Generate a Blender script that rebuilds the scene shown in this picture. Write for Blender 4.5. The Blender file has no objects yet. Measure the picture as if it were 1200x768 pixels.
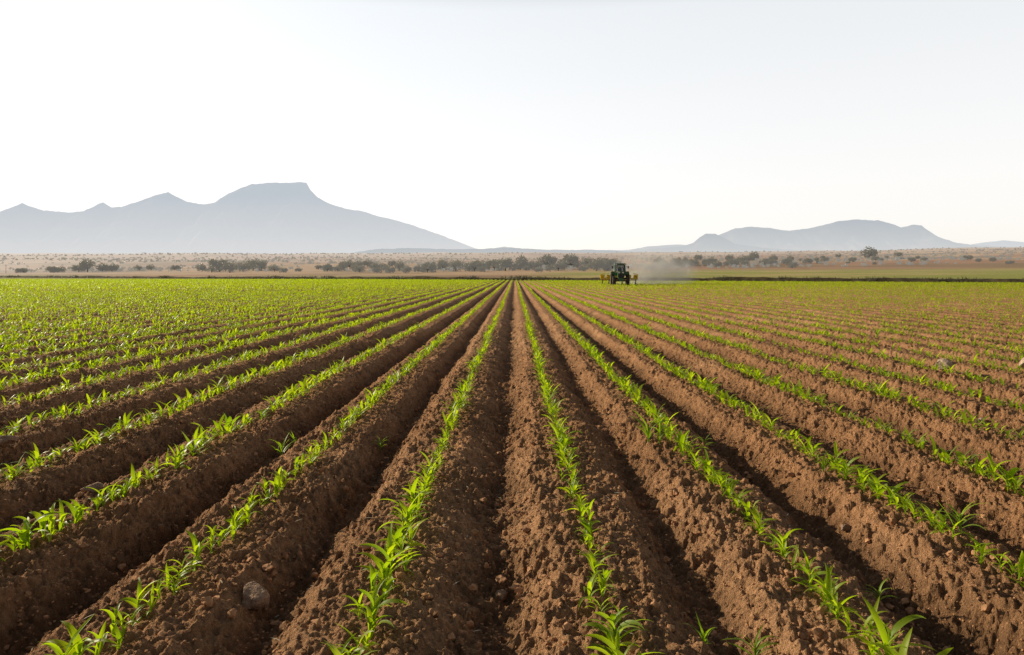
import bpy, bmesh, math, random
import numpy as np
from mathutils import Vector, Matrix, noise
R = np.random.default_rng(7); random.seed(7)
sc = bpy.context.scene
COL = sc.collection
SUN_AZ, SUN_EL = -58.0, 20.0
F = 800.0; CAMH = 1.55; HY = 322.0; CX = 603.0   # focal length etc. used only to convert bearings read off the photo

# ------------------------------------------------------------------ noise
TAB = [R.random((512, 512)) for _ in range(8)]
def vn(x, y, k=0):
    xi = np.floor(x).astype(np.int64); yi = np.floor(y).astype(np.int64)
    fx = x-xi; fy = y-yi
    fx = fx*fx*(3-2*fx); fy = fy*fy*(3-2*fy)
    t = TAB[k]; a = xi & 511; b = yi & 511; c = (xi+1) & 511; d = (yi+1) & 511
    return (t[a, b]*(1-fx)+t[c, b]*fx)*(1-fy)+(t[a, d]*(1-fx)+t[c, d]*fx)*fy
def fbm(x, y, o=4, k=0):
    s = 0; a = .5; t = 0
    for i in range(o):
        s = s+a*vn(x*2**i+i*17.3, y*2**i+i*9.1, (k+i) % 8); t += a; a *= .5
    return s/t
def clods(x, y, cell, frac, k):
    gx = x/cell; gy = y/cell
    gx = gx+.9*(vn(gx*1.7, gy*1.7, 5)-.5); gy = gy+.9*(vn(gx*1.7+40, gy*1.7+9, 6)-.5)
    xi = np.floor(gx).astype(np.int64); yi = np.floor(gy).astype(np.int64)
    out = np.zeros_like(gx)
    for dx in (-1, 0, 1):
        for dy in (-1, 0, 1):
            a = (xi+dx) & 511; b = (yi+dy) & 511
            px = xi+dx+.15+.7*TAB[k][a, b]; py = yi+dy+.15+.7*TAB[(k+1) % 8][a, b]
            r = (0.22+0.42*TAB[(k+2) % 8][a, b]**2)*(TAB[(k+3) % 8][a, b] < frac)
            h = np.sqrt(np.maximum(0, r*r-(gx-px)**2-(gy-py)**2))
            out = np.maximum(out, h)
    return out*cell
def sst(a, b, x):
    t = np.clip((x-a)/(b-a), 0, 1); return t*t*(3-2*t)

# ------------------------------------------------------------------ terrain
S = 1.06; ROW0 = 0.43
def bd(x, y):                     # signed distance past the far edge of the field
    return (y-185+0.62*x)/1.18
def wob(y):
    return 0.06*(vn(y/3.5+5, y*0+3.3, 1)-.5)+0.04*(vn(y/1.3, y*0+8.3, 2)-.5)
FD = R.random(4000)
def height(x, y, rid=None, fine=True):
    x = np.asarray(x, float); y = np.asarray(y, float)
    if rid is None: rid = 1.0
    d = bd(x, y)
    rid = rid*sst(-1, -6, d)*sst(330, 230, y)
    xx = x+wob(y)
    g = (xx-ROW0)/S
    p = g-np.round(g)
    fi = (np.floor(g).astype(np.int64)+2000) % 4000
    depth = .135+.085*FD[fi]
    edge = .16+.12*FD[(fi+77) % 4000]
    ap = np.abs(p)+.07*(vn(x*2.7, y*1.9, 3)-.5)+.075*(fbm(x*7, y*6, 3, 4)-.5)
    f = np.clip((ap-edge)/(.46-edge), 0, 1)
    f = f*(1.0+.3*(vn(x*1.3+3, y*.8, 4)-.5))
    z = -depth*f*rid
    z = z+.052*(fbm(x*2.3, y*1.7, 3, 5)-.5)*rid
    z = z-.012*np.exp(-(p/.045)**2)*rid
    if fine:
        n = sst(45, 14, y)*rid
        rg = 1-np.abs(2*fbm(x*11, y*11, 3, 2)-1)
        z = z+n*(.050*(fbm(x*7, y*7, 4, 6)-.5)+.036*(rg-.75)+.042*(fbm(x*44, y*44, 2, 1)-.5))
        z = z+n*(clods(x, y, .11, .26, 2)*.55+clods(x+3.3, y+1.7, .045, .55, 4)*.85)*(.35+1.2*vn(x*2.2, y*2.2, 7))
    # land beyond the field
    dd = np.maximum(d, 0)
    dd = dd+(np.maximum(y-260, dd)-dd)*sst(80, 380, d)
    ang = .020*np.minimum(dd, 200)+.031*np.clip(dd-200, 0, 500)+.037*np.clip(dd-700, 0, 2300)
    und = (fbm(x/170+9, y/170, 3, 6)-.5)*8*sst(120, 600, dd)+(fbm(x/700+3, y/900, 2, 1)-.5)*20*sst(400, 1500, dd)
    z = z+ang+und
    z = z+.5*(fbm(x/25, y/25, 2, 3)-.5)*sst(3, 40, dd)
    return z

def dst(px, py, ymax=3200):      # walk along a bearing until the land reaches that elevation angle
    ys = np.geomspace(60, 3200, 900); xs = (px-CX)/F*ys
    h = height(xs, ys, 0, False)
    e = HY-(h-CAMH)/ys*F
    ok = (bd(xs, ys) > 5) & (ys < ymax)
    c = np.where(ok, np.maximum(e-py, 0)*10+ys/200., 1e9)
    i = int(np.argmin(c))
    return xs[i], ys[i], h[i]

# ------------------------------------------------------------------ helpers
def mesh_np(name, V, Q, mat=None, smooth=True, attrs=None, tris=False):
    V = np.ascontiguousarray(V, dtype=np.float32).reshape(-1, 3); k = 3 if tris else 4
    Q = np.ascontiguousarray(Q, dtype=np.int32).reshape(-1, k)
    me = bpy.data.meshes.new(name)
    me.vertices.add(len(V)); me.vertices.foreach_set("co", V.ravel())
    me.loops.add(len(Q)*k); me.loops.foreach_set("vertex_index", Q.ravel())
    me.polygons.add(len(Q)); me.polygons.foreach_set("loop_start", np.arange(len(Q), dtype=np.int32)*k)
    me.update(calc_edges=True)
    me.polygons.foreach_set("use_smooth", np.full(len(Q), smooth))
    if attrs:
        for n, (typ, arr) in attrs.items():
            a = me.attributes.new(n, typ, 'POINT')
            a.data.foreach_set("color" if typ == 'FLOAT_COLOR' else "value", np.ascontiguousarray(arr, dtype=np.float32).ravel())
    if mat: me.materials.append(mat)
    return me
def obj(name, data, parent=None, **props):
    o = bpy.data.objects.new(name, data); COL.objects.link(o)
    if parent: o.parent = parent
    for k, v in props.items(): o[k] = v
    return o
def newmat(name):
    m = bpy.data.materials.new(name); m.use_nodes = True
    nt = m.node_tree; nt.nodes.clear()
    out = nt.nodes.new("ShaderNodeOutputMaterial")
    return m, nt, out
def N(nt, t, **kw):
    n = nt.nodes.new(t)
    for k, v in kw.items():
        if k in n.inputs: n.inputs[k].default_value = v
        else: setattr(n, k, v)
    return n
def simple(name, col, rough=.6, metal=0, var=.25, scale=6, bump=0.0):
    m, nt, out = newmat(name); L = nt.links
    b = N(nt, "ShaderNodeBsdfPrincipled", Roughness=rough, Metallic=metal)
    tc = N(nt, "ShaderNodeTexCoord"); no = N(nt, "ShaderNodeTexNoise", Scale=scale, Detail=5.0)
    L.new(tc.outputs["Object"], no.inputs["Vector"])
    r = N(nt, "ShaderNodeValToRGB"); L.new(no.outputs["Fac"], r.inputs[0])
    r.color_ramp.elements[0].position = .3; r.color_ramp.elements[1].position = .7
    r.color_ramp.elements[0].color = tuple(c*(1-var) for c in col)+(1,)
    r.color_ramp.elements[1].color = tuple(min(1, c*(1+var)) for c in col)+(1,)
    L.new(r.outputs[0], b.inputs["Base Color"])
    if rough > .85: b.inputs["Specular IOR Level"].default_value = .1
    if bump:
        n2 = N(nt, "ShaderNodeTexNoise", Scale=scale*3, Detail=6.0); L.new(tc.outputs["Object"], n2.inputs["Vector"])
        bp = N(nt, "ShaderNodeBump", Strength=.8, Distance=bump); L.new(n2.outputs["Fac"], bp.inputs["Height"]); L.new(bp.outputs[0], b.inputs["Normal"])
    L.new(b.outputs[0], out.inputs[0])
    return m
HAZE = (0.74, 0.71, 0.66)

# ------------------------------------------------------------------ materials
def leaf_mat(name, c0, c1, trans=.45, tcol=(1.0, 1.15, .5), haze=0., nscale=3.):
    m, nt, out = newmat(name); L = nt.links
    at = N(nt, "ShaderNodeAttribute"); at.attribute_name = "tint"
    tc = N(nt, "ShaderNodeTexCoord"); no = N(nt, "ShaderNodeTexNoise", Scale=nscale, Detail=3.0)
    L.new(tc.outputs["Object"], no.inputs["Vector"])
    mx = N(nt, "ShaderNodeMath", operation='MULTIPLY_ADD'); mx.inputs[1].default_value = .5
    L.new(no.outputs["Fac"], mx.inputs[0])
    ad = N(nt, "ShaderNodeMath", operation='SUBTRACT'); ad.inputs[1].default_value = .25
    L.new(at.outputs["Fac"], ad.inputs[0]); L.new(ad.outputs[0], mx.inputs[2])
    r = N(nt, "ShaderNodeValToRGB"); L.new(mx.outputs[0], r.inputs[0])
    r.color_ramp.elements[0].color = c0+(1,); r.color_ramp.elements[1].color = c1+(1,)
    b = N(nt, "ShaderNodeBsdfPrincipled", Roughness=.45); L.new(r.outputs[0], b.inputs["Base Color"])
    b.inputs["Specular IOR Level"].default_value = .35
    t = N(nt, "ShaderNodeBsdfTranslucent")
    mc = N(nt, "ShaderNodeMix", data_type='RGBA', blend_type='MULTIPLY'); mc.inputs[0].default_value = 1
    L.new(r.outputs[0], mc.inputs[6]); mc.inputs[7].default_value = tuple(c*1.7 for c in tcol)+(1,)
    L.new(mc.outputs[2], t.inputs[0])
    ms = N(nt, "ShaderNodeMixShader"); ms.inputs[0].default_value = trans
    L.new(b.outputs[0], ms.inputs[1]); L.new(t.outputs[0], ms.inputs[2])
    fin = ms
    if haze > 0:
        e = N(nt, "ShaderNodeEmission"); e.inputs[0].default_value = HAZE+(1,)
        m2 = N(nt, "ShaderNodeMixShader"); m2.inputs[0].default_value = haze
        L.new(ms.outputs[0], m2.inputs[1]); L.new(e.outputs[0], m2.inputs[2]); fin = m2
    L.new(fin.outputs[0], out.inputs[0])
    return m
M_CORN = leaf_mat("corn_leaf", (.14, .24, .012), (.36, .44, .03), .6, (1.15, 1.15, .22))
M_WEED = leaf_mat("weed_leaf", (.12, .21, .02), (.28, .37, .03), .52, (1.1, 1.15, .3))
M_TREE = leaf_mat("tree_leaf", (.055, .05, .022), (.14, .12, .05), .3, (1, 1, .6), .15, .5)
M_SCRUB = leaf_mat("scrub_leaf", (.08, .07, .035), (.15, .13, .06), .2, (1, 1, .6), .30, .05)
M_DRY = leaf_mat("bank_grass_leaf", (.04, .042, .018), (.12, .11, .035), .3, (1, 1, .6), .03, 1.)
M_STRAW = leaf_mat("straw", (.42, .34, .20), (.60, .50, .34), .1)
M_BARK = simple("bark", (.09, .07, .055), .9)
M_ROCK = simple("rock", (.42, .27, .175), .9, 0, .3, 2.2, .04)
M_STONE = simple("stone", (.46, .34, .24), .9, 0, .3, 2.2, .04)
M_CLOD = simple("soil_clod", (.42, .222, .11), .95, 0, .35, 14)

# soil / land
def ground_mat():
    m, nt, out = newmat("land"); L = nt.links
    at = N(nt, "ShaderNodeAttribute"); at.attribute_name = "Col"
    hz = N(nt, "ShaderNodeAttribute"); hz.attribute_name = "haze"
    tc = N(nt, "ShaderNodeTexCoord")
    n1 = N(nt, "ShaderNodeTexNoise", Scale=1.1, Detail=6.0, Roughness=.65)
    n2 = N(nt, "ShaderNodeTexNoise", Scale=26.0, Detail=7.0, Roughness=.7)
    n3 = N(nt, "ShaderNodeTexNoise", Scale=150.0, Detail=5.0, Roughness=.75)
    vo = N(nt, "ShaderNodeTexVoronoi", Scale=70.0)
    for n in (n1, n2, n3, vo): L.new(tc.outputs["Object"], n.inputs["Vector"])
    mr1 = N(nt, "ShaderNodeMapRange"); mr1.inputs[1].default_value = .3; mr1.inputs[2].default_value = .7
    mr1.inputs[3].default_value = .72; mr1.inputs[4].default_value = 1.22
    L.new(n1.outputs["Fac"], mr1.inputs[0])
    mr2 = N(nt, "ShaderNodeMapRange"); mr2.inputs[1].default_value = .3; mr2.inputs[2].default_value = .7
    mr2.inputs[3].default_value = .58; mr2.inputs[4].default_value = 1.38
    L.new(n2.outputs["Fac"], mr2.inputs[0])
    mu = N(nt, "ShaderNodeMath", operation='MULTIPLY'); L.new(mr1.outputs[0], mu.inputs[0]); L.new(mr2.outputs[0], mu.inputs[1])
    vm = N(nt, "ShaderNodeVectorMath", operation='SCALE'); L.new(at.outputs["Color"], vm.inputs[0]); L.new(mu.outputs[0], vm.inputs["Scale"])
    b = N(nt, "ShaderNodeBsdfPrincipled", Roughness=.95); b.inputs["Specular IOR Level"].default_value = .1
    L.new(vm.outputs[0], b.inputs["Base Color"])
    s1 = N(nt, "ShaderNodeMath", operation='MULTIPLY_ADD'); s1.inputs[1].default_value = .6
    L.new(n3.outputs["Fac"], s1.inputs[0]); L.new(n2.outputs["Fac"], s1.inputs[2])
    s2 = N(nt, "ShaderNodeMath", operation='MULTIPLY_ADD'); s2.inputs[1].default_value = -.4
    L.new(vo.outputs["Distance"], s2.inputs[0]); L.new(s1.outputs[0], s2.inputs[2])
    bp = N(nt, "ShaderNodeBump", Strength=1.0, Distance=.028); L.new(s2.outputs[0], bp.inputs["Height"])
    L.new(bp.outputs[0], b.inputs["Normal"])
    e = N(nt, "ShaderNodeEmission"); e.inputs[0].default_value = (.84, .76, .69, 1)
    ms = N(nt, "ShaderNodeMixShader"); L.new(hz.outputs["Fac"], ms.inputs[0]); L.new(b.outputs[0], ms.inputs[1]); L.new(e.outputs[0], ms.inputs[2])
    L.new(ms.outputs[0], out.inputs[0])
    return m
M_LAND = ground_mat()

# ------------------------------------------------------------------ ground mesh
ys = np.concatenate([[-60, -30, -15, -8, -4, -1.5, 0, .8, 1.3], np.geomspace(1.6, 260, 1250), np.geomspace(263, 4200, 260), [5200, 7000, 10000, 16000, 30000]])
u = np.linspace(-1, 1, 1400); ex = np.geomspace(.3, 30000, 45)
nc = len(u)+2*len(ex)
w = .8*np.maximum(ys, 0)+1.6
X = np.concatenate([-(w[:, None]+ex[None, ::-1]), w[:, None]*u[None, :], w[:, None]+ex[None, :]], axis=1)
Y = np.repeat(ys[:, None], nc, 1)
rid = np.concatenate([sst(5, 2, ex[::-1]), np.ones(len(u)), sst(5, 2, ex)])[None, :]*np.ones_like(X)
Z = height(X, Y, rid)
dist = np.hypot(X, Y); D = bd(X, Y)
soil = np.array([.44, .228, .108])
def lerp(a, b, t): return a*(1-t[..., None])+b*t[..., None]
C = np.broadcast_to(soil, X.shape+(3,)).copy()
C = lerp(C, np.array([.53, .295, .15]), sst(.45, .7, fbm(X/4, Y/4, 3, 3))*.6)
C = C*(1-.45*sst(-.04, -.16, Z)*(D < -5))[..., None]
C = lerp(C, np.array([.24, .27, .03]), sst(110, 220, Y+X*-.35)*.8)
green = np.array([.34, .34, .08]); tan = np.array([.54, .36, .21]); red = np.array([.42, .235, .135])
C2 = np.broadcast_to(green, X.shape+(3,)).copy()
C2 = lerp(C2, np.array([.52, .39, .16]), sst(.42, .65, fbm(X/60, Y/25, 3, 1))*.8)
rgt = sst(-20, 60, X)
ff = sst(150, 250, D+90*(fbm(X/80, Y/80, 2, 2)-.5)+(1-rgt)*170)
far = lerp(np.broadcast_to(red, X.shape+(3,)), tan, sst(.36, .60, fbm(X/260, Y/120, 4, 4)+.14*(1-rgt)))
far = lerp(far, np.array([.22, .17, .085]), sst(.48, .66, fbm(X/90+4, Y/60, 3, 5))*.6)
C2 = lerp(C2, far, ff)
C = lerp(C, C2, sst(-1, 3, D))
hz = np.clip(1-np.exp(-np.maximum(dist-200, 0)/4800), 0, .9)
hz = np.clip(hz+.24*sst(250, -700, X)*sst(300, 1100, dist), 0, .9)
C4 = np.concatenate([C, np.ones(X.shape+(1,))], -1)
nr = len(ys)
i = np.arange((nr-1)*nc).reshape(nr-1, nc)[:, :-1]
Q = np.stack([i, i+1, i+1+nc, i+nc], -1).reshape(-1, 4)
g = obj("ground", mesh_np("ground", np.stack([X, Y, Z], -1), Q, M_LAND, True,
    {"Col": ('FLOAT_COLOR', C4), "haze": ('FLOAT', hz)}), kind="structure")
g["label"] = "ploughed reddish brown field with furrows and dry land beyond"

# ------------------------------------------------------------------ plants
def leaf(L, W, az, t0, t1, h0, n, crease, roll=0., bend=0.):
    s = np.linspace(0, 1, n+1); th = t0+(t1-t0)*s**1.2
    tm = (th[1:]+th[:-1])/2; ds = L/n
    r = np.concatenate([[0], np.cumsum(np.sin(tm))*ds]); z = h0+np.concatenate([[0], np.cumsum(np.cos(tm))*ds])
    a = az+bend*s
    c = np.stack([r*np.cos(a), r*np.sin(a), z], 1)
    wd = W*np.minimum(1, .45+2.2*s)*(1-s**2.4)
    side = np.stack([-np.sin(a), np.cos(a), 0*a], 1); up = np.stack([-np.cos(th)*np.cos(a), -np.cos(th)*np.sin(a), np.sin(th)], 1)
    rl = roll*s; sv = side*np.cos(rl)[:, None]+up*np.sin(rl)[:, None]
    if crease:
        lf = c-sv*wd[:, None]/2+up*wd[:, None]*.2; rt = c+sv*wd[:, None]/2+up*wd[:, None]*.2
        V = np.stack([lf, c, rt], 1).reshape(-1, 3)
        q = [[3*k+j, 3*k+j+1, 3*k+j+4, 3*k+j+3] for k in range(n) for j in range(2)]
    else:
        V = np.stack([c-sv*wd[:, None]/2, c+sv*wd[:, None]/2], 1).reshape(-1, 3)
        q = [[2*k, 2*k+1, 2*k+3, 2*k+2] for k in range(n)]
    return V, np.array(q)
def plant(rng, nl, n, crease, Hs=1., wide=1., stem=True):
    Vs = []; Qs = []; o = 0; T = []
    base = rng.uniform(0, 6.28)
    for k in range(nl):
        az = base+k*math.pi+rng.normal(0, .5); f = k/max(1, nl-1)
        L = rng.uniform(.11, .20)*(1-.25*abs(f-.5))*Hs
        V, q = leaf(L, rng.uniform(.022, .033)*wide*Hs, az, rng.uniform(.2, .75)*(1.25-.6*f), rng.uniform(1.2, 2.5)*(1.15-.4*f), (.012+.055*f)*Hs, n, crease, rng.uniform(-.9, .9), rng.uniform(-.5, .5))
        Vs.append(V); Qs.append(q+o); o += len(V); T.append(np.full(len(V), rng.uniform(.2, .85)))
    if stem:
        st = []
        for h, r in ((-.03, .006), (.03, .005), (.085, .003)):
            for a in range(5): st.append([r*Hs*math.cos(a*1.2566), r*Hs*math.sin(a*1.2566), h*Hs])
        Vs.append(np.array(st)); Qs.append(np.array([[o+l*5+a, o+l*5+(a+1) % 5, o+l*5+5+(a+1) % 5, o+l*5+5+a] for l in range(2) for a in range(5)])); T.append(np.full(15, .7))
    return np.concatenate(Vs), np.concatenate(Qs), np.concatenate(T)
rp = np.random.default_rng(3)
near_v = [plant(rp, rp.integers(4, 7), 8, True) for _ in range(20)]
mid_v = [plant(rp, rp.integers(4, 7), 4, False, 1., 1.0, False) for _ in range(12)]
far_v = [plant(rp, 5, 2, False, 1.1, 1.4, False) for _ in range(10)]
def scatter(name, variants, px, py, pz, sc_, rot, tint, mat, tris=False):
    VV = []; QQ = []; TT = []; o = 0
    vi = R.integers(0, len(variants), len(px))
    for k, (V, q, T) in enumerate(variants):
        m = vi == k
        if not m.any(): continue
        c = np.cos(rot[m])[:, None]; s = np.sin(rot[m])[:, None]; a = sc_[m][:, None]
        x = (V[None, :, 0]*c-V[None, :, 1]*s)*a+px[m][:, None]
        y = (V[None, :, 0]*s+V[None, :, 1]*c)*a+py[m][:, None]
        z = V[None, :, 2]*a+pz[m][:, None]
        n = m.sum(); VV.append(np.stack([x, y, z], -1).reshape(-1, 3))
        QQ.append((q[None]+(np.arange(n)*len(V))[:, None, None]+o).reshape(-1, q.shape[1])); o += n*len(V)
        TT.append((T[None]+tint[m][:, None]).ravel())
    return mesh_np(name, np.concatenate(VV), np.concatenate(QQ), mat, True, {"tint": ('FLOAT', np.concatenate(TT))}, tris)

def row_plants(y0, y1, step, wfac, wadd):
    PX = []; PY = []
    kmax = int((wfac*y1+wadd)/S)+2
    for k in range(-kmax, kmax+1):
        xr = ROW0+k*S
        ya = max(y0, (abs(xr)-wadd)/wfac)
        if ya >= y1: continue
        n = int((y1-ya)/step)
        if n < 1: continue
        y = ya+np.arange(n)*step+R.uniform(-.42, .42, n)*step
        x = np.full(n, xr)-wob(y)+R.normal(0, .026, n)
        PX.append(x); PY.append(y)
    x = np.concatenate(PX); y = np.concatenate(PY)
    keep = bd(x, y) < -3
    rs = sst(2.5, 8, x)*sst(70, 40, y)
    keep &= (R.random(len(x)) > .03+.08*rs+(.25+.35*rs)*(vn(x*2.3, y*.9, 5) > .80-.1*rs))
    return x[keep], y[keep]
def size(x, y):
    s = .90+.15*sst(-1.5, -12, x)-.12*sst(2, 9, x)*sst(80, 50, y)
    s = s*(.72+.55*vn(x*1.7+4, y*.8, 6))*R.uniform(.6, 1.25, len(x))
    return s
nx, ny = row_plants(2.2, 20, .064, .85, 2.)
infr = (np.abs(nx) < .775*ny) & (ny > 2.55)
di = np.where(infr, np.hypot(nx, ny), 1e9)
order = np.argsort(di); ind = order[:297]; rest = order[297:]
nz = height(nx, ny); ns = size(nx, ny)
templ = []
for k, (V, q, T) in enumerate(near_v):
    templ.append(mesh_np("corn_seedling", V, q, M_CORN, True, {"tint": ('FLOAT', T+rp.uniform(-.12, .12))}))
base = obj("corn_seedling", templ[0])
first = True
for n_, j in enumerate(ind):
    o = base if first else base.copy()
    if not first:
        COL.objects.link(o)
    first = False
    o.data = templ[n_ % len(templ)]
    o.location = (nx[j], ny[j], nz[j]-.004); o.rotation_euler = (random.uniform(-.15, .15), random.uniform(-.15, .15), random.uniform(0, 6.28)); s = float(ns[j])*1.02
    o.scale = (s, s, s)
    o["category"] = "corn plant"; o["group"] = "corn seedlings in the crop rows"
    o["label"] = "bright green young corn seedling growing from a brown soil ridge"
mx_, my_ = row_plants(20, 62, .10, .82, 3.)
mz_ = height(mx_, my_, None, False)
fx_, fy_ = row_plants(62, 215, .30, .8, 3.)
fz_ = height(fx_, fy_, None, False)
x1 = nx[rest]; y1 = ny[rest]
me1 = scatter("a", [(V, q, T) for V, q, T in [plant(rp, rp.integers(4, 7), 5, False, 1, 1.0, False) for _ in range(14)]], x1, y1, nz[rest]-.004, ns[rest]*1.02, R.uniform(0, 6.28, len(x1)), R.uniform(-.2, .2, len(x1)), M_CORN)
me2 = scatter("b", mid_v, mx_, my_, mz_, size(mx_, my_)*1.02, R.uniform(0, 6.28, len(mx_)), R.uniform(-.1, .25, len(mx_)), M_CORN)
me3 = scatter("c", far_v, fx_, fy_, fz_, size(fx_, fy_)*1.3, R.uniform(0, 6.28, len(fx_)), R.uniform(0, .3, len(fx_)), M_CORN)
bm = bmesh.new()
for m_ in (me1, me2, me3): bm.from_mesh(m_)
mc_ = bpy.data.meshes.new("corn_crop"); bm.to_mesh(mc_); bm.free(); mc_.materials.append(M_CORN)
for m_ in (me1, me2, me3): bpy.data.meshes.remove(m_)
o = obj("corn_crop", mc_, kind="stuff"); o["label"] = "rows of small green corn plants across the field"

# weeds / larger grass tufts between the rows
wv = [plant(rp, 9, 7, True, 1.05, .5) for _ in range(3)]
wm = [mesh_np("weed", V, q, M_WEED, True, {"tint": ('FLOAT', T)}) for V, q, T in wv]
def gxy(px, py, h=0.0):
    y = (CAMH-h+.05)*F/(py-HY); return (px-CX)/F*y, y
wb = None
for k, (px, py, s) in enumerate([(330, 522, 1.3), (446, 518, .9), (345, 508, .9), (825, 748, .8), (885, 762, .9), (1030, 700, .7), (760, 525, 1.7), (773, 528, 1.3), (535, 490, 1.5), (905, 383, 1.8), (1028, 398, 2.), (820, 380, 1.6), (965, 560, .9), (826, 525, .9), (1125, 640, 1.2)]):
    x, y = gxy(px, py); z = float(height(np.array([x]), np.array([y]))[0])
    o = obj("weed", wm[k % 3]) if wb is None else wb.copy()
    if wb is None: wb = o
    else: COL.objects.link(o)
    o.data = wm[k % 3]; o.location = (x, y, z-.005); o.scale = (s,)*3; o.rotation_euler = (0, 0, k*1.3)
    o["category"] = "weed"; o["group"] = "weeds growing among the rows"; o["label"] = "small tuft of grassy green weed on bare soil"

# ------------------------------------------------------------------ rocks, clods, straw
def rock_mesh(name, seed, sub, flat, mat, amp=.35, cuts=11):
    bm = bmesh.new(); bmesh.ops.create_icosphere(bm, subdivisions=sub, radius=1)
    rr = random.Random(seed)
    pl = [(Vector((rr.gauss(0, 1), rr.gauss(0, 1), rr.gauss(0, 1))).normalized(), rr.uniform(.5, .85)) for _ in range(cuts)]
    off = Vector((seed*3.1, seed*1.7, 0))
    for v in bm.verts:
        for n, d in pl:
            t = v.co.dot(n)
            if t > d: v.co -= n*(t-d)
        v.co *= 1+amp*.35*noise.noise(v.co*2.2+off)+amp*.12*noise.noise(v.co*7+off)
        v.co.z *= flat
    me = bpy.data.meshes.new(name); bm.to_mesh(me); bm.free()
    me.materials.append(mat); return me
rk = [(300, 722, .078, M_ROCK, 0, "reddish brown squarish rock lying in a furrow"), (1103, 437, .14, M_STONE, 1, "grey brown stone resting on the soil"), (1192, 434, .15, M_STONE, 1, "large brown stone among the crop rows"),
      (108, 603, .060, M_ROCK, 0, "rough brown clod of earth on a ridge"), (30, 528, .085, M_ROCK, 1, "dark rounded stone in a furrow"), (588, 700, .035, M_ROCK, 0, "small brown stone in a furrow"), (990, 625, .035, M_ROCK, 0, "small brown stone on loose soil"), (228, 555, .04, M_ROCK, 0, "small brown stone on loose soil"), (1150, 500, .05, M_STONE, 0, "small brown stone on loose soil")]
for k, (px, py, r, mt_, onr, lab) in enumerate(rk):
    x, y = gxy(px, py, .0 if onr else -.10); z = float(height(np.array([x]), np.array([y]), None, False)[0])
    if onr:
        gq = (x+float(wob(np.array([y]))[0])-ROW0)/S; pq = gq-round(gq)
        x += (.22*(1 if pq > 0 else -1)-pq)*S*.9
        z = float(height(np.array([x]), np.array([y]), None, False)[0])
    o = obj("rock", rock_mesh("rock", 5+k, 4, .75, mt_, .35, 7)); o.location = (x, y, z+r*.62); o.scale = (r*1.15, r, r); o.rotation_euler = (.2, .1, k*1.1+.4)
    o["category"] = "rock"; o["label"] = lab
def clodset(n, sub, y1, rmin, rmax, pw):
    cv = []
    for k in range(10):
        m_ = rock_mesh("c", 40+k, sub, .75, M_CLOD, 1.3, 14 if sub > 1 else 3)
        V = np.array([v.co[:] for v in m_.vertices])*np.array([1.15, .85, 1]); q = np.array([p.vertices[:] for p in m_.polygons])
        cv.append((V, q, np.full(len(V), .5))); bpy.data.meshes.remove(m_)
    cy = R.uniform(0, 1, n)**1.35*y1+2.2; cx = R.uniform(-1, 1, n)*(cy*.8+.6)
    gg = (cx+wob(cy)-ROW0)/S; pp = np.abs(gg-np.round(gg))
    kp = R.random(n) < .3+.8*pp+.4*(vn(cx*2, cy*2, 2)-.5); cx = cx[kp]; cy = cy[kp]
    cr = rmin+(rmax-rmin)*R.random(len(cx))**pw
    return scatter("s", cv, cx, cy, height(cx, cy)+cr*.2, cr, R.uniform(0, 6.28, len(cx)), np.zeros(len(cx)), M_CLOD, True)
ma = clodset(18000, 2, 15, .006, .034, 4.0); mb = clodset(50000, 1, 9, .003, .010, 1.5)
bm = bmesh.new(); bm.from_mesh(ma); bm.from_mesh(mb); me = bpy.data.meshes.new("soil_clods"); bm.to_mesh(me); bm.free(); me.materials.append(M_CLOD)
me.polygons.foreach_set("use_smooth", np.zeros(len(me.polygons), bool))
bpy.data.meshes.remove(ma); bpy.data.meshes.remove(mb)
obj("soil_clods", me, kind="stuff")["label"] = "loose crumbly brown soil clods on the ridges and furrows"
sv = []
for k in range(4):
    V, q = leaf(.05, .006, 0, 1.45, 1.6+.1*k, .004, 3, False, .3); sv.append((V, q, np.full(len(V), .3+.15*k)))
nS = 520
sy = R.uniform(0, 1, nS)**1.2*12+2.4; sx = R.uniform(-1, 1, nS)*sy*.8
obj("straw_litter", scatter("straw_litter", sv, sx, sy, height(sx, sy)+.004, R.uniform(.4, 1.3, nS), R.uniform(0, 6.28, nS), np.zeros(nS), M_STRAW), kind="stuff")["label"] = "pale bits of dry straw on the soil"

# ------------------------------------------------------------------ earth bank at the far edge
bx = np.linspace(170, -420, 1500); prof = np.linspace(-1, 1, 13)
by = 185-.62*bx
BX = bx[:, None]+prof[None]*1.6*.53; BY = by[:, None]+prof[None]*1.6*.85
hh = (.35+.9*fbm(bx/9, bx*0, 3, 2))*(1+.2*sst(0, 120, bx))
BZ = hh[:, None]*(np.cos(prof*math.pi)*.5+.5)[None]**.8+height(BX, BY, 0, False)-.06+.12*(fbm(BX*2, BY*2, 2, 1)-.5)
n0 = len(prof); i = np.arange((len(bx)-1)*n0).reshape(-1, n0)[:, :-1]
Qb = np.stack([i, i+1, i+1+n0, i+n0], -1).reshape(-1, 4)
M_BANK = simple("bank_earth", (.10, .078, .04), .95, 0, .5, .8)
obj("earth_bank", mesh_np("earth_bank", np.stack([BX, BY, BZ], -1), Qb, M_BANK), kind="structure")
tv = [plant(rp, 9, 3, False, 2.2, .5, False) for _ in range(5)]
nT = 9000; tx = R.uniform(-400, 165, nT); t_ = R.normal(0, .9, nT)
ty = 185-.62*tx+t_*.85; tx = tx+t_*.53
tz = height(tx, ty, 0, False)+.5*np.clip(1-np.abs(t_)/1.6, 0, 1)
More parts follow.
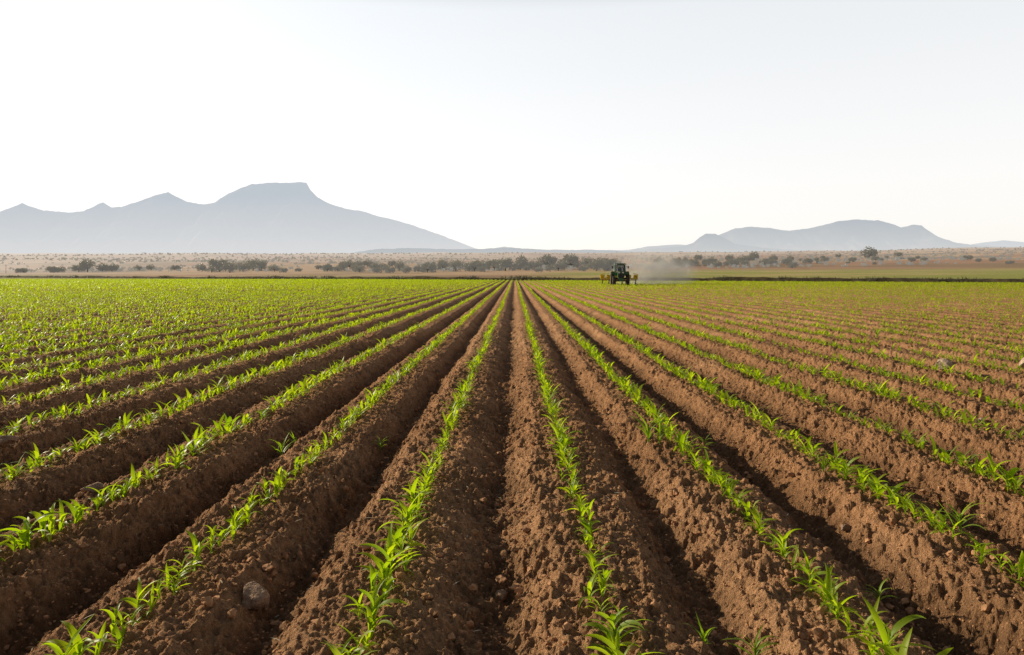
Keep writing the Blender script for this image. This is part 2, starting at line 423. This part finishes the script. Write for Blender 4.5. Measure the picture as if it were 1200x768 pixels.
obj("bank_grass", scatter("bank_grass", tv, tx, ty, tz, R.uniform(.5, 1.7, nT)*(.3+1.6*vn(tx/6, ty/6, 3)), R.uniform(0, 6.28, nT), np.zeros(nT), M_DRY), kind="stuff")["label"] = "rank dark grass along the field bank"

# ------------------------------------------------------------------ trees
def crown_geo(rng, W, H, n, leafs):
    lobes = []
    for k in range(rng.integers(8, 13)):
        a = rng.uniform(0, 6.28); r = W*.36*math.sqrt(rng.uniform(0, 1)); h = H*(.26+.6*rng.uniform(0, 1)*(1-.75*r/(W*.5)))
        lobes.append((r*math.cos(a), r*math.sin(a), h, W*rng.uniform(.11, .23)))
    V = []; T = []
    for k in range(n):
        lx, ly, lz, lr = lobes[rng.integers(0, len(lobes))]
        d = rng.normal(0, 1, 3); d /= np.linalg.norm(d); rr = lr*rng.uniform(.3, 1.15)**.5*rng.uniform(.8, 1.3)
        c = np.array([lx, ly, lz])+d*rr*np.array([1, 1, .95])
        c[2] = max(c[2], .06*H+.1*rng.random())
        a = rng.normal(0, 1, 3); a /= np.linalg.norm(a); b = np.cross(a, rng.normal(0, 1, 3)); b /= np.linalg.norm(b)
        s = leafs*rng.uniform(.5, 1.2)
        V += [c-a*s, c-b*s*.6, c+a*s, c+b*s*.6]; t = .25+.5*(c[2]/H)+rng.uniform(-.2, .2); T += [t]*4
    return np.array(V), np.arange(n*4).reshape(-1, 4), np.array(T), lobes
def trunk_geo(H, lobes, rng):
    V = []; Q = []
    def tube(p, q, r0, r1):
        p = np.array(p); q = np.array(q); d = q-p; d = d/np.linalg.norm(d); a = np.cross(d, [.3, .9, .1]); a /= np.linalg.norm(a); b = np.cross(d, a)
        o = len(V)
        for c, r in ((p, r0), (q, r1)):
            for k in range(6): V.append(c+r*(a*math.cos(k*1.047)+b*math.sin(k*1.047)))
        for k in range(6): Q.append([o+k, o+(k+1) % 6, o+6+(k+1) % 6, o+6+k])
    top = (rng.uniform(-.2, .2), rng.uniform(-.2, .2), H*.25)
    tube((0, 0, -.4), top, H*.035, H*.024)
    for l in lobes[:7]: tube(top, l[:3], H*.018, H*.006)
    return np.array(V), np.array(Q)
rt = np.random.default_rng(11)
TV = []
for k, (W, H) in enumerate([(8, 6.2), (9, 6.8), (7, 6.2), (10, 6.4), (6, 4.8), (8, 5.4), (7, 4.9)]):
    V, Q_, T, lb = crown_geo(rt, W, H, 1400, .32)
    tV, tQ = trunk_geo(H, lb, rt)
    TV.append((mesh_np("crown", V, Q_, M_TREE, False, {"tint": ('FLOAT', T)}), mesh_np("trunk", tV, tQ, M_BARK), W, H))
trees = [(62, 318, 12), (72, 318, 15), (90, 319, 16), (102, 319, 18), (238, 319, 16), (247, 320, 14), (258, 320, 20), (270, 320, 24), (284, 320, 20), (298, 319, 22), (308, 319, 14), (320, 320, 14), (332, 320, 12), (382, 320, 14), (395, 320, 12), (421, 320, 16),
    (441, 321, 14), (457, 321, 13), (476, 321, 16), (490, 321, 14), (500, 321, 20), (520, 320, 20), (533, 320, 22), (548, 320, 17), (558, 319, 16), (567, 319, 20), (580, 318, 22), (594, 318, 20), (611, 318, 26), (620, 318, 15), (628, 318, 17), (641, 318, 25), (655, 318, 18), (670, 317, 24), (684, 318, 14), (699, 319, 22), (711, 318, 13),
    (762, 318, 14), (770, 313, 16), (780, 316, 16), (790, 316, 18), (798, 312, 14), (806, 312, 16), (818, 313, 14), (830, 312, 13), (840, 314, 13), (858, 312, 14), (866, 308, 12), (873, 310, 12), (884, 306, 14), (905, 310, 12), (925, 307, 9), (948, 311, 10), (1017, 305, 19), (1053, 303, 13), (1000, 309, 9), (1027, 306, 9), (1070, 307, 9), (1085, 307, 9), (1134, 306, 10), (1165, 307, 9), (350, 319, 9), (30, 318, 9), (160, 318, 9), (205, 318, 10)]
rr_ = random.Random(5)
for k in range(44): trees.append((rr_.uniform(400, 735), rr_.uniform(313, 320), rr_.uniform(10, 17)))
for k in range(24): trees.append((rr_.uniform(745, 930), rr_.uniform(306, 316), rr_.uniform(8, 13)))
for k in range(16): trees.append((rr_.uniform(930, 1195), rr_.uniform(302, 312), rr_.uniform(5, 9)))
for k in range(14): trees.append((rr_.uniform(20, 400), rr_.uniform(310, 319), rr_.uniform(7, 13)))
proto = {}
for k, (px, py, wpx) in enumerate(trees):
    x, y, h = dst(px+random.uniform(-2, 2), py-random.uniform(0, 2.0), 620 if px < 745 else 1300); cm, tm, W, H = TV[(k*3) % 7 if wpx > 13 else random.choice((4, 5, 6))]
    s = wpx/F*y/W*1.08*random.uniform(.85, 1.12)
    sz = s*random.uniform(.8, 1.15)
    e = obj("tree", None); e.empty_display_size = 1
    e.location = (x, y, h-.15*s); e.scale = (s, s, sz); e.rotation_euler = (0, 0, random.uniform(0, 6.28))
    e["category"] = "tree"
    e["label"] = "olive green rounded tree at the edge of the field" if wpx > 17 else "small dark round tree on dry grassland"
    e["group"] = "trees on the dry land beyond the field"
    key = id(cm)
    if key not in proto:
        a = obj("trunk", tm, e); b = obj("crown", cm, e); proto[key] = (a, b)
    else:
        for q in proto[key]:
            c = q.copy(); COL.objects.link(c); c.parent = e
# far scrub
bv = []
for k in range(5):
    V, Q_, T, lb = crown_geo(rt, 1.0, .7, 60, .12); bv.append((V, Q_, T))
nB = 10000
sy = np.exp(R.uniform(math.log(400), math.log(3000), nB)); sx = R.uniform(-1.0, 1.0, nB)*sy
dens = fbm(sx/130, sy/90, 3, 2)
kp = (bd(sx, sy) > 160) & (R.random(nB) < sst(.36, .60, dens)*(.6+.4*(sx < 0))+.1) & (np.hypot(sx, sy) < 3300)
sx = sx[kp]; sy = sy[kp]
obj("scrub", scatter("scrub", bv, sx, sy, height(sx, sy, 0, False)-.3, R.uniform(1.4, 4.4, len(sx))*(1+sy/2600), R.uniform(0, 6, len(sx)), R.uniform(-.2, .2, len(sx)), M_SCRUB), kind="stuff")["label"] = "scattered dry bushes over the far plain"

# ------------------------------------------------------------------ mountains
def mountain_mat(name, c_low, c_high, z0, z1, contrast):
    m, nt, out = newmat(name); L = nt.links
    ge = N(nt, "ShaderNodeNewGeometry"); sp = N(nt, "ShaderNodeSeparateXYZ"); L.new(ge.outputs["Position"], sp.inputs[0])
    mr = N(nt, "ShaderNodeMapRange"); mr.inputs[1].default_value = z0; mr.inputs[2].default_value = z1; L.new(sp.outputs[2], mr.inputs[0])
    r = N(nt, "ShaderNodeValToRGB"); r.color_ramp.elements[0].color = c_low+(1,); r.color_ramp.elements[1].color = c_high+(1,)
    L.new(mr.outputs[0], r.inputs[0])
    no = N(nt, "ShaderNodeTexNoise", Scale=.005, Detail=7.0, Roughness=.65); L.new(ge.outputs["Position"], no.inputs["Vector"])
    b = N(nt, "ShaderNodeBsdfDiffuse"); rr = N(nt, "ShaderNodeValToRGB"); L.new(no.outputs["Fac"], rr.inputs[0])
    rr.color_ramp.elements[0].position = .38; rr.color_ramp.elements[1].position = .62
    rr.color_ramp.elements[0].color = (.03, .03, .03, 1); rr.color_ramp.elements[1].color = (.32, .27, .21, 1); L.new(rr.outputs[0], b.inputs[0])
    e = N(nt, "ShaderNodeEmission"); L.new(r.outputs[0], e.inputs[0])  # aerial haze put into the surface as emission, tinted by height
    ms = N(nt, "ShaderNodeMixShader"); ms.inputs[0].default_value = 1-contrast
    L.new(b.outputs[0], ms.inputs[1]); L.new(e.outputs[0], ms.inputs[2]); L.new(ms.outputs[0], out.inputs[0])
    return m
def mountain(name, pts, Dm, depth, mat, rough, label):
    pts = np.array(pts, float)
    xs = np.linspace(pts[0, 0], pts[-1, 0], int((pts[-1, 0]-pts[0, 0])*1.1))
    top = np.interp(xs, pts[:, 0], HY-pts[:, 1])
    top = top+(fbm(xs/7, xs*0+Dm, 3, 1)-.5)*rough
    top = np.maximum(top, 1)
    ww = (xs-CX)/F*Dm; zt = top/F*Dm+CAMH
    tt = np.linspace(-1, 1, 61)
    XX = np.repeat(ww[:, None], 61, 1)+0*tt[None]; YY = Dm+tt[None]*depth+0*XX
    r1 = fbm(XX/(Dm*.028), YY/(Dm*.07), 4, 3)
    prof_ = np.clip(1-np.abs(tt)**.8, 0, 1)[None]
    fall = prof_+(r1-.5)*.85*prof_*(1-prof_)*2
    ZZ = zt[:, None]*np.clip(fall, 0, 1)
    n0 = 61; i = np.arange((len(xs)-1)*n0).reshape(-1, n0)[:, :-1]
    Qm = np.stack([i, i+n0, i+1+n0, i+1], -1).reshape(-1, 4)
    obj(name, mesh_np(name, np.stack([XX, YY, ZZ], -1), Qm, mat), kind="structure")["label"] = label
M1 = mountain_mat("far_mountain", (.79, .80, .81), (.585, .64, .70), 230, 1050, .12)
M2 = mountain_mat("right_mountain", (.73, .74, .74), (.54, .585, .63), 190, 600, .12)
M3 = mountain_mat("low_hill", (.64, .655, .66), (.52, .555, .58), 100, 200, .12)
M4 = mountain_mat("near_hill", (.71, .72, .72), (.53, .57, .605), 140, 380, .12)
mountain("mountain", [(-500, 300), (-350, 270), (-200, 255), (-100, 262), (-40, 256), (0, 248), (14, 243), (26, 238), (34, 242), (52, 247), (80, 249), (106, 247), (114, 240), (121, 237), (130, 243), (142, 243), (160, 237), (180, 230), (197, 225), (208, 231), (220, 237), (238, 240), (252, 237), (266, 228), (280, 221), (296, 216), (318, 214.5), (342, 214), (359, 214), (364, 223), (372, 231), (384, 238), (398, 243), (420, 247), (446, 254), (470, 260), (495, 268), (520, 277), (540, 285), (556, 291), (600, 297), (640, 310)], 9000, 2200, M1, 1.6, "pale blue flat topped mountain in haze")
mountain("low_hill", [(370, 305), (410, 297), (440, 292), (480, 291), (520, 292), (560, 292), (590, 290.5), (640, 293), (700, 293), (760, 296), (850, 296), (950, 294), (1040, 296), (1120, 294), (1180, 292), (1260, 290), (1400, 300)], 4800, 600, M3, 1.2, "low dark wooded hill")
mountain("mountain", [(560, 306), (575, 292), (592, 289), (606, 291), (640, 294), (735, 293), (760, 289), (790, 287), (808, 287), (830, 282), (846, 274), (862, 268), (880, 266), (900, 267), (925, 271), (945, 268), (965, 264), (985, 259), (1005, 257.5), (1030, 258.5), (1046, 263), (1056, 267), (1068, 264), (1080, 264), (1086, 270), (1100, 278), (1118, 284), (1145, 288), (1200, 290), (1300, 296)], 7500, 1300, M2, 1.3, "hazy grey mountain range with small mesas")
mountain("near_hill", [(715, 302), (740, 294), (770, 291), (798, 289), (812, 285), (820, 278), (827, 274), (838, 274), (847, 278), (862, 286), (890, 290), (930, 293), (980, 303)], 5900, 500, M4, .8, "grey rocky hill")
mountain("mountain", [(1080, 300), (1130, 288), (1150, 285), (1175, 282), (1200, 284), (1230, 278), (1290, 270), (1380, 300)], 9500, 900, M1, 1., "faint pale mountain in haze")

# ------------------------------------------------------------------ tractor
M_GRN = simple("green_paint", (.045, .15, .05), .3, 0, .2, 3)
M_YEL = simple("yellow_paint", (.82, .60, .03), .4, 0, .12, 3)
M_RUB = simple("rubber", (.055, .046, .038), .85, 0, .3, 8)
M_BLK = simple("black_metal", (.035, .035, .035), .5)
M_STL = simple("worn_steel", (.25, .23, .21), .4, .8)
M_LMP = simple("lamp_glass", (.8, .8, .75), .15)
mg, nt, out = newmat("cab_glass"); b_ = N(nt, "ShaderNodeBsdfPrincipled", Roughness=.05); b_.inputs["Base Color"].default_value = (.2, .24, .26, 1); b_.inputs["Alpha"].default_value = .3; nt.links.new(b_.outputs[0], out.inputs[0])
def part(name, shapes, mat, parent, bevel=.03, **kw):
    bm = bmesh.new()
    for s in shapes:
        if s[0] == 'box':
            _, c, d = s[:3]; tp = s[3] if len(s) > 3 else 1.
            r = bmesh.ops.create_cube(bm, size=1)
            for v in r['verts']:
                k = tp if v.co.z > 0 else 1
                v.co = Vector((v.co.x*d[0]*k, v.co.y*d[1]*k, v.co.z*d[2]))+Vector(c)
            if bevel:
                es = list({e for v in r['verts'] for e in v.link_edges})
                bmesh.ops.bevel(bm, geom=es, offset=min(bevel, min(d)*.25), segments=2, affect='EDGES')
        elif s[0] == 'cyl':
            _, p, q, r0, r1 = s[:5]; sg = s[5] if len(s) > 5 else 16
            p = Vector(p); q = Vector(q); dv = q-p
            mt = Matrix.Translation((p+q)/2) @ dv.to_track_quat('Z', 'Y').to_matrix().to_4x4()
            bmesh.ops.create_cone(bm, cap_ends=True, segments=sg, radius1=r0, radius2=r1, depth=dv.length, matrix=mt)
        elif s[0] == 'lathe':     # profile around X axis: list of (x, r)
            _, c, pr, sg = s; rings = []
            for (ax, rr) in pr:
                rings.append([bm.verts.new((c[0]+ax, c[1]+rr*math.cos(2*math.pi*k/sg), c[2]+rr*math.sin(2*math.pi*k/sg))) for k in range(sg)])
            for a, b2 in zip(rings[:-1], rings[1:]):
                for k in range(sg): bm.faces.new((a[k], a[(k+1) % sg], b2[(k+1) % sg], b2[k]))
    bmesh.ops.recalc_face_normals(bm, faces=bm.faces)
    me = bpy.data.meshes.new(name); bm.to_mesh(me); bm.free(); me.materials.append(mat)
    return obj(name, me, parent, **kw)
def wheel(parent, x, y, r, wd):
    wh = part("wheel", [('cyl', (x-wd*.3, y, r), (x+wd*.3, y, r), r*.18, r*.18)], M_YEL, parent, 0)
    pr = [(-wd*.45, r*.56), (-wd*.5, r*.75), (-wd*.46, r*.92), (-wd*.3, r*.97), (wd*.3, r*.97), (wd*.46, r*.92), (wd*.5, r*.75), (wd*.45, r*.56), (-wd*.45, r*.56)]
    sh = [('lathe', (x, y, r), pr, 32)]
    for k in range(22):
        a = 2*math.pi*k/22; sg = 1 if k % 2 else -1
        sh.append(('cyl', (x, y+r*.97*math.cos(a), r+r*.97*math.sin(a)), (x+sg*wd*.46, y+r*.96*math.cos(a+.12), r+r*.96*math.sin(a+.12)), r*.04, r*.04, 6))
    part("tyre", sh, M_RUB, wh, 0)
    part("rim", [('lathe', (x, y, r), [(-wd*.42, r*.57), (-wd*.40, r*.50), (-wd*.12, r*.42), (-wd*.10, r*.15), (wd*.10, r*.15), (wd*.12, r*.42), (wd*.40, r*.50), (wd*.42, r*.57)], 28)], M_YEL, wh, 0)
T = obj("tractor", None); T["category"] = "tractor"; T["label"] = "green farm tractor with cab towing yellow planter, raising dust"
part("chassis", [('box', (0, .2, .95), (.55, 3.6, .45)), ('cyl', (-1.3, 1.3, .98), (1.3, 1.3, .98), .14, .14), ('cyl', (-.95, -1.45, .68), (.95, -1.45, .68), .1, .1)], M_BLK, T)
hood = part("hood", [('box', (0, -.75, 1.55), (.95, 2.3, .85), .86), ('box', (0, -.75, 2.0), (.6, 2.0, .12))], M_GRN, T, .1)
part("grille", [('box', (0, -1.92, 1.5), (.72, .06, .62))]+[('box', (0, -1.96, 1.25+.1*k), (.62, .03, .03)) for k in range(6)], M_BLK, T, .01)
for sx_ in (-.27, .27): part("headlight", [('cyl', (sx_, -1.93, 1.86), (sx_, -2.0, 1.86), .12, .12, 12)], M_LMP, T, 0)
part("front_weight", [('box', (0, -2.15, .85), (.75, .35, .4))], M_GRN, T)
cab = part("cab", [('box', (0, .95, 1.65), (1.55, 1.6, .5)), ]+[('cyl', (a*.74, b3, 1.8), (a*.70, b3*.93+.06, 3.05), .055, .05, 8) for a in (-1, 1) for b3 in (.2, 1.0, 1.7)], M_GRN, T)
part("roof", [('box', (0, .95, 3.12), (1.75, 1.95, .22), .92)], M_GRN, cab, .06)
part("window", [('box', (0, .17, 2.42), (1.36, .02, 1.15))], mg, cab, 0)
part("window", [('box', (-.735, .95, 2.42), (.02, 1.45, 1.15))], mg, cab, 0)
part("window", [('box', (.735, .95, 2.42), (.02, 1.45, 1.15))], mg, cab, 0)
part("window", [('box', (0, 1.74, 2.42), (1.36, .02, 1.15))], mg, cab, 0)
part("seat", [('box', (0, 1.25, 2.0), (.5, .5, .14)), ('box', (0, 1.48, 2.35), (.5, .12, .65))], M_BLK, cab, .04)
part("exhaust_pipe", [('cyl', (.52, -.05, 1.6), (.52, -.05, 3.2), .07, .06), ('cyl', (.52, -.05, 1.9), (.52, -.05, 2.5), .11, .11)], M_BLK, T, 0)
for sx_ in (-1, 1):
    part("fender", [('box', (sx_*1.0, 1.25, 2.02), (.55, 1.3, .07)), ('box', (sx_*1.0, .55, 1.82), (.55, .07, .45))], M_GRN, T, .02)
    part("mirror", [('cyl', (sx_*.75, .15, 2.75), (sx_*1.12, .05, 2.75), .02, .02, 6), ('box', (sx_*1.15, .04, 2.65), (.2, .05, .32))], M_BLK, T, .01)
    part("work_light", [('box', (sx_*.6, -.05, 3.08), (.24, .08, .14))], M_LMP, T, .01)
    wheel(T, sx_*1.1, 1.3, .98, .56); wheel(T, sx_*1.0, -1.45, .68, .42)
P = part("planter", [('box', (0, 3.4, .95), (5.6, .2, .2)), ('box', (0, 3.9, .75), (5.6, .12, .12)), ('box', (0, 2.6, .8), (.2, 1.7, .16)), ('box', (-.6, 2.8, .8), (.12, 1.3, .12)), ('box', (.6, 2.8, .8), (.12, 1.3, .12))], M_YEL, T, .02)
for k in range(6):
    hx = -2.5+k*1.0
    part("hopper", [('box', (hx, 3.75, 1.25), (.62, .6, .46), 1.12), ('box', (hx, 3.75, 1.51), (.72, .7, .06))], M_YEL, P, .05)
    part("row_unit", [('box', (hx, 3.75, .8), (.16, .7, .5)), ('cyl', (hx-.05, 3.6, .32), (hx+.05, 3.6, .32), .3, .3, 20), ('cyl', (hx-.12, 4.15, .24), (hx+.02, 4.15, .24), .24, .24, 16)], M_STL, P, .02)
for sx_ in (-1, 1):
    part("marker_arm", [('cyl', (sx_*2.7, 3.4, 1.0), (sx_*2.8, 3.3, 1.6), .06, .06, 8), ('cyl', (sx_*2.8, 3.3, 1.6), (sx_*2.1, 3.3, 1.75), .05, .05, 8)], M_YEL, P, 0)
tx_, ty_ = 15.5, 100.0
T.location = (tx_, ty_, float(height(np.array([tx_]), np.array([ty_]), 0, False)[0])-.03); T.rotation_euler = (0, 0, math.radians(-5.5)); T.scale = (1.0,)*3

# dust
md, nt, out = newmat("dust"); L = nt.links
tc = N(nt, "ShaderNodeTexCoord"); ln = N(nt, "ShaderNodeVectorMath", operation='LENGTH'); L.new(tc.outputs["Object"], ln.inputs[0])
fo = N(nt, "ShaderNodeMapRange"); fo.inputs[1].default_value = 1.; fo.inputs[2].default_value = .15; fo.inputs[3].default_value = 0; fo.inputs[4].default_value = 1; L.new(ln.outputs["Value"], fo.inputs[0])
no = N(nt, "ShaderNodeTexNoise", Scale=2.4, Detail=5.0, Roughness=.6); L.new(tc.outputs["Object"], no.inputs["Vector"])
nm = N(nt, "ShaderNodeMapRange"); nm.inputs[1].default_value = .36; nm.inputs[2].default_value = .66; L.new(no.outputs["Fac"], nm.inputs[0])
mm = N(nt, "ShaderNodeMath", operation='MULTIPLY'); L.new(fo.outputs[0], mm.inputs[0]); L.new(nm.outputs[0], mm.inputs[1])
m3 = N(nt, "ShaderNodeMath", operation='MULTIPLY'); m3.inputs[1].default_value = .5; L.new(mm.outputs[0], m3.inputs[0])
vs = N(nt, "ShaderNodeVolumePrincipled"); vs.inputs["Color"].default_value = (1, .96, .90, 1); vs.inputs["Anisotropy"].default_value = .2; L.new(m3.outputs[0], vs.inputs["Density"])
L.new(vs.outputs[0], out.inputs["Volume"])
bm = bmesh.new(); bmesh.ops.create_icosphere(bm, subdivisions=3, radius=1); me = bpy.data.meshes.new("dust_cloud"); bm.to_mesh(me); bm.free(); me.materials.append(md)
o = obj("dust_cloud", me, kind="stuff"); o.location = (22.3, 109, 1.7); o.scale = (7.5, 6, 4.0); o["label"] = "pale dust raised by the tractor"

# utility pole
for px in (7,):
    x, y, h = dst(px, 317, 620)
    o = obj("utility_pole", None); o.location = (x, y, h-.2); o["category"] = "utility pole"; o["label"] = "thin wooden utility pole standing on the dry plain"
    part("pole", [('cyl', (0, 0, 0), (0, 0, 8), .16, .11, 10)], M_BARK, o, 0)
    part("crossarm", [('box', (0, 0, 7.4), (2.2, .14, .16))], M_BARK, o, .01)
    for a in (-.95, 0, .95): part("insulator", [('cyl', (a, 0, 7.48), (a, 0, 7.75), .06, .04, 8)], M_LMP, o, 0)

# ------------------------------------------------------------------ light, world, camera
az = math.radians(SUN_AZ); el = math.radians(SUN_EL)
wd = bpy.data.worlds.new("World"); sc.world = wd; wd.use_nodes = True; nt = wd.node_tree; nt.nodes.clear(); L = nt.links
sk = N(nt, "ShaderNodeTexSky"); sk.sky_type = 'NISHITA'; sk.sun_disc = False
sk.sun_elevation = el; sk.sun_rotation = math.radians(SUN_AZ % 360); sk.dust_density = 1.4; sk.air_density = 1.0; sk.ozone_density = 1.0
hs = N(nt, "ShaderNodeHueSaturation"); hs.inputs["Saturation"].default_value = .5
mn = N(nt, "ShaderNodeVectorMath", operation='MINIMUM'); mn.inputs[1].default_value = (6, 6, 6)
bg = N(nt, "ShaderNodeBackground", Strength=.05); wo = N(nt, "ShaderNodeOutputWorld")
L.new(sk.outputs[0], hs.inputs["Color"]); L.new(hs.outputs[0], mn.inputs[0]); L.new(mn.outputs[0], bg.inputs[0])
# bright haze veil by elevation, stronger sunward, dimmed overhead and behind to deepen shadows
tc = N(nt, "ShaderNodeTexCoord"); nv = N(nt, "ShaderNodeVectorMath", operation='NORMALIZE'); L.new(tc.outputs["Generated"], nv.inputs[0])
sp = N(nt, "ShaderNodeSeparateXYZ"); L.new(nv.outputs[0], sp.inputs[0])
cr_ = N(nt, "ShaderNodeValToRGB"); L.new(sp.outputs[2], cr_.inputs[0]); el_ = cr_.color_ramp.elements
el_[0].position = 0; el_[0].color = (.81, .77, .735, 1); el_[1].position = 1; el_[1].color = (.02, .025, .035, 1)
e = el_.new(.12); e.color = (.82, .79, .765, 1)
e = el_.new(.36); e.color = (.715, .73, .735, 1)
e = el_.new(.48); e.color = (.14, .16, .185, 1)
dt = N(nt, "ShaderNodeVectorMath", operation='DOT_PRODUCT'); L.new(nv.outputs[0], dt.inputs[0]); dt.inputs[1].default_value = (math.sin(az*.4), math.cos(az*.4), 0)
mf = N(nt, "ShaderNodeMapRange"); mf.inputs[1].default_value = -.3; mf.inputs[2].default_value = .45; mf.inputs[3].default_value = .2; mf.inputs[4].default_value = 1.0; L.new(dt.outputs["Value"], mf.inputs[0])
b2 = N(nt, "ShaderNodeBackground"); L.new(cr_.outputs[0], b2.inputs[0]); L.new(mf.outputs[0], b2.inputs[1])
ad = N(nt, "ShaderNodeAddShader"); L.new(bg.outputs[0], ad.inputs[0]); L.new(b2.outputs[0], ad.inputs[1]); L.new(ad.outputs[0], wo.inputs[0])
sl = bpy.data.lights.new("sun", 'SUN'); sl.energy = 5.0; sl.angle = math.radians(.5); sl.color = (1, .87, .66)
so = bpy.data.objects.new("sun", sl); COL.objects.link(so)
dv = Vector((math.sin(az)*math.cos(el), math.cos(az)*math.cos(el), math.sin(el)))
so.rotation_euler = dv.to_track_quat('Z', 'Y').to_euler(); so.location = (-20, 0, 30)
cam = bpy.data.cameras.new("camera"); co = bpy.data.objects.new("camera", cam); COL.objects.link(co)
cam.sensor_width = 36; cam.lens = 24; cam.clip_end = 60000; cam.clip_start = .05
cam.shift_y = -62/1200; cam.shift_x = -3/1200
co.location = (0, 0, CAMH); co.rotation_euler = (math.radians(90), 0, 0)
sc.camera = co
sc.view_settings.view_transform = 'Standard'; sc.view_settings.look = 'None'; sc.view_settings.exposure = 0
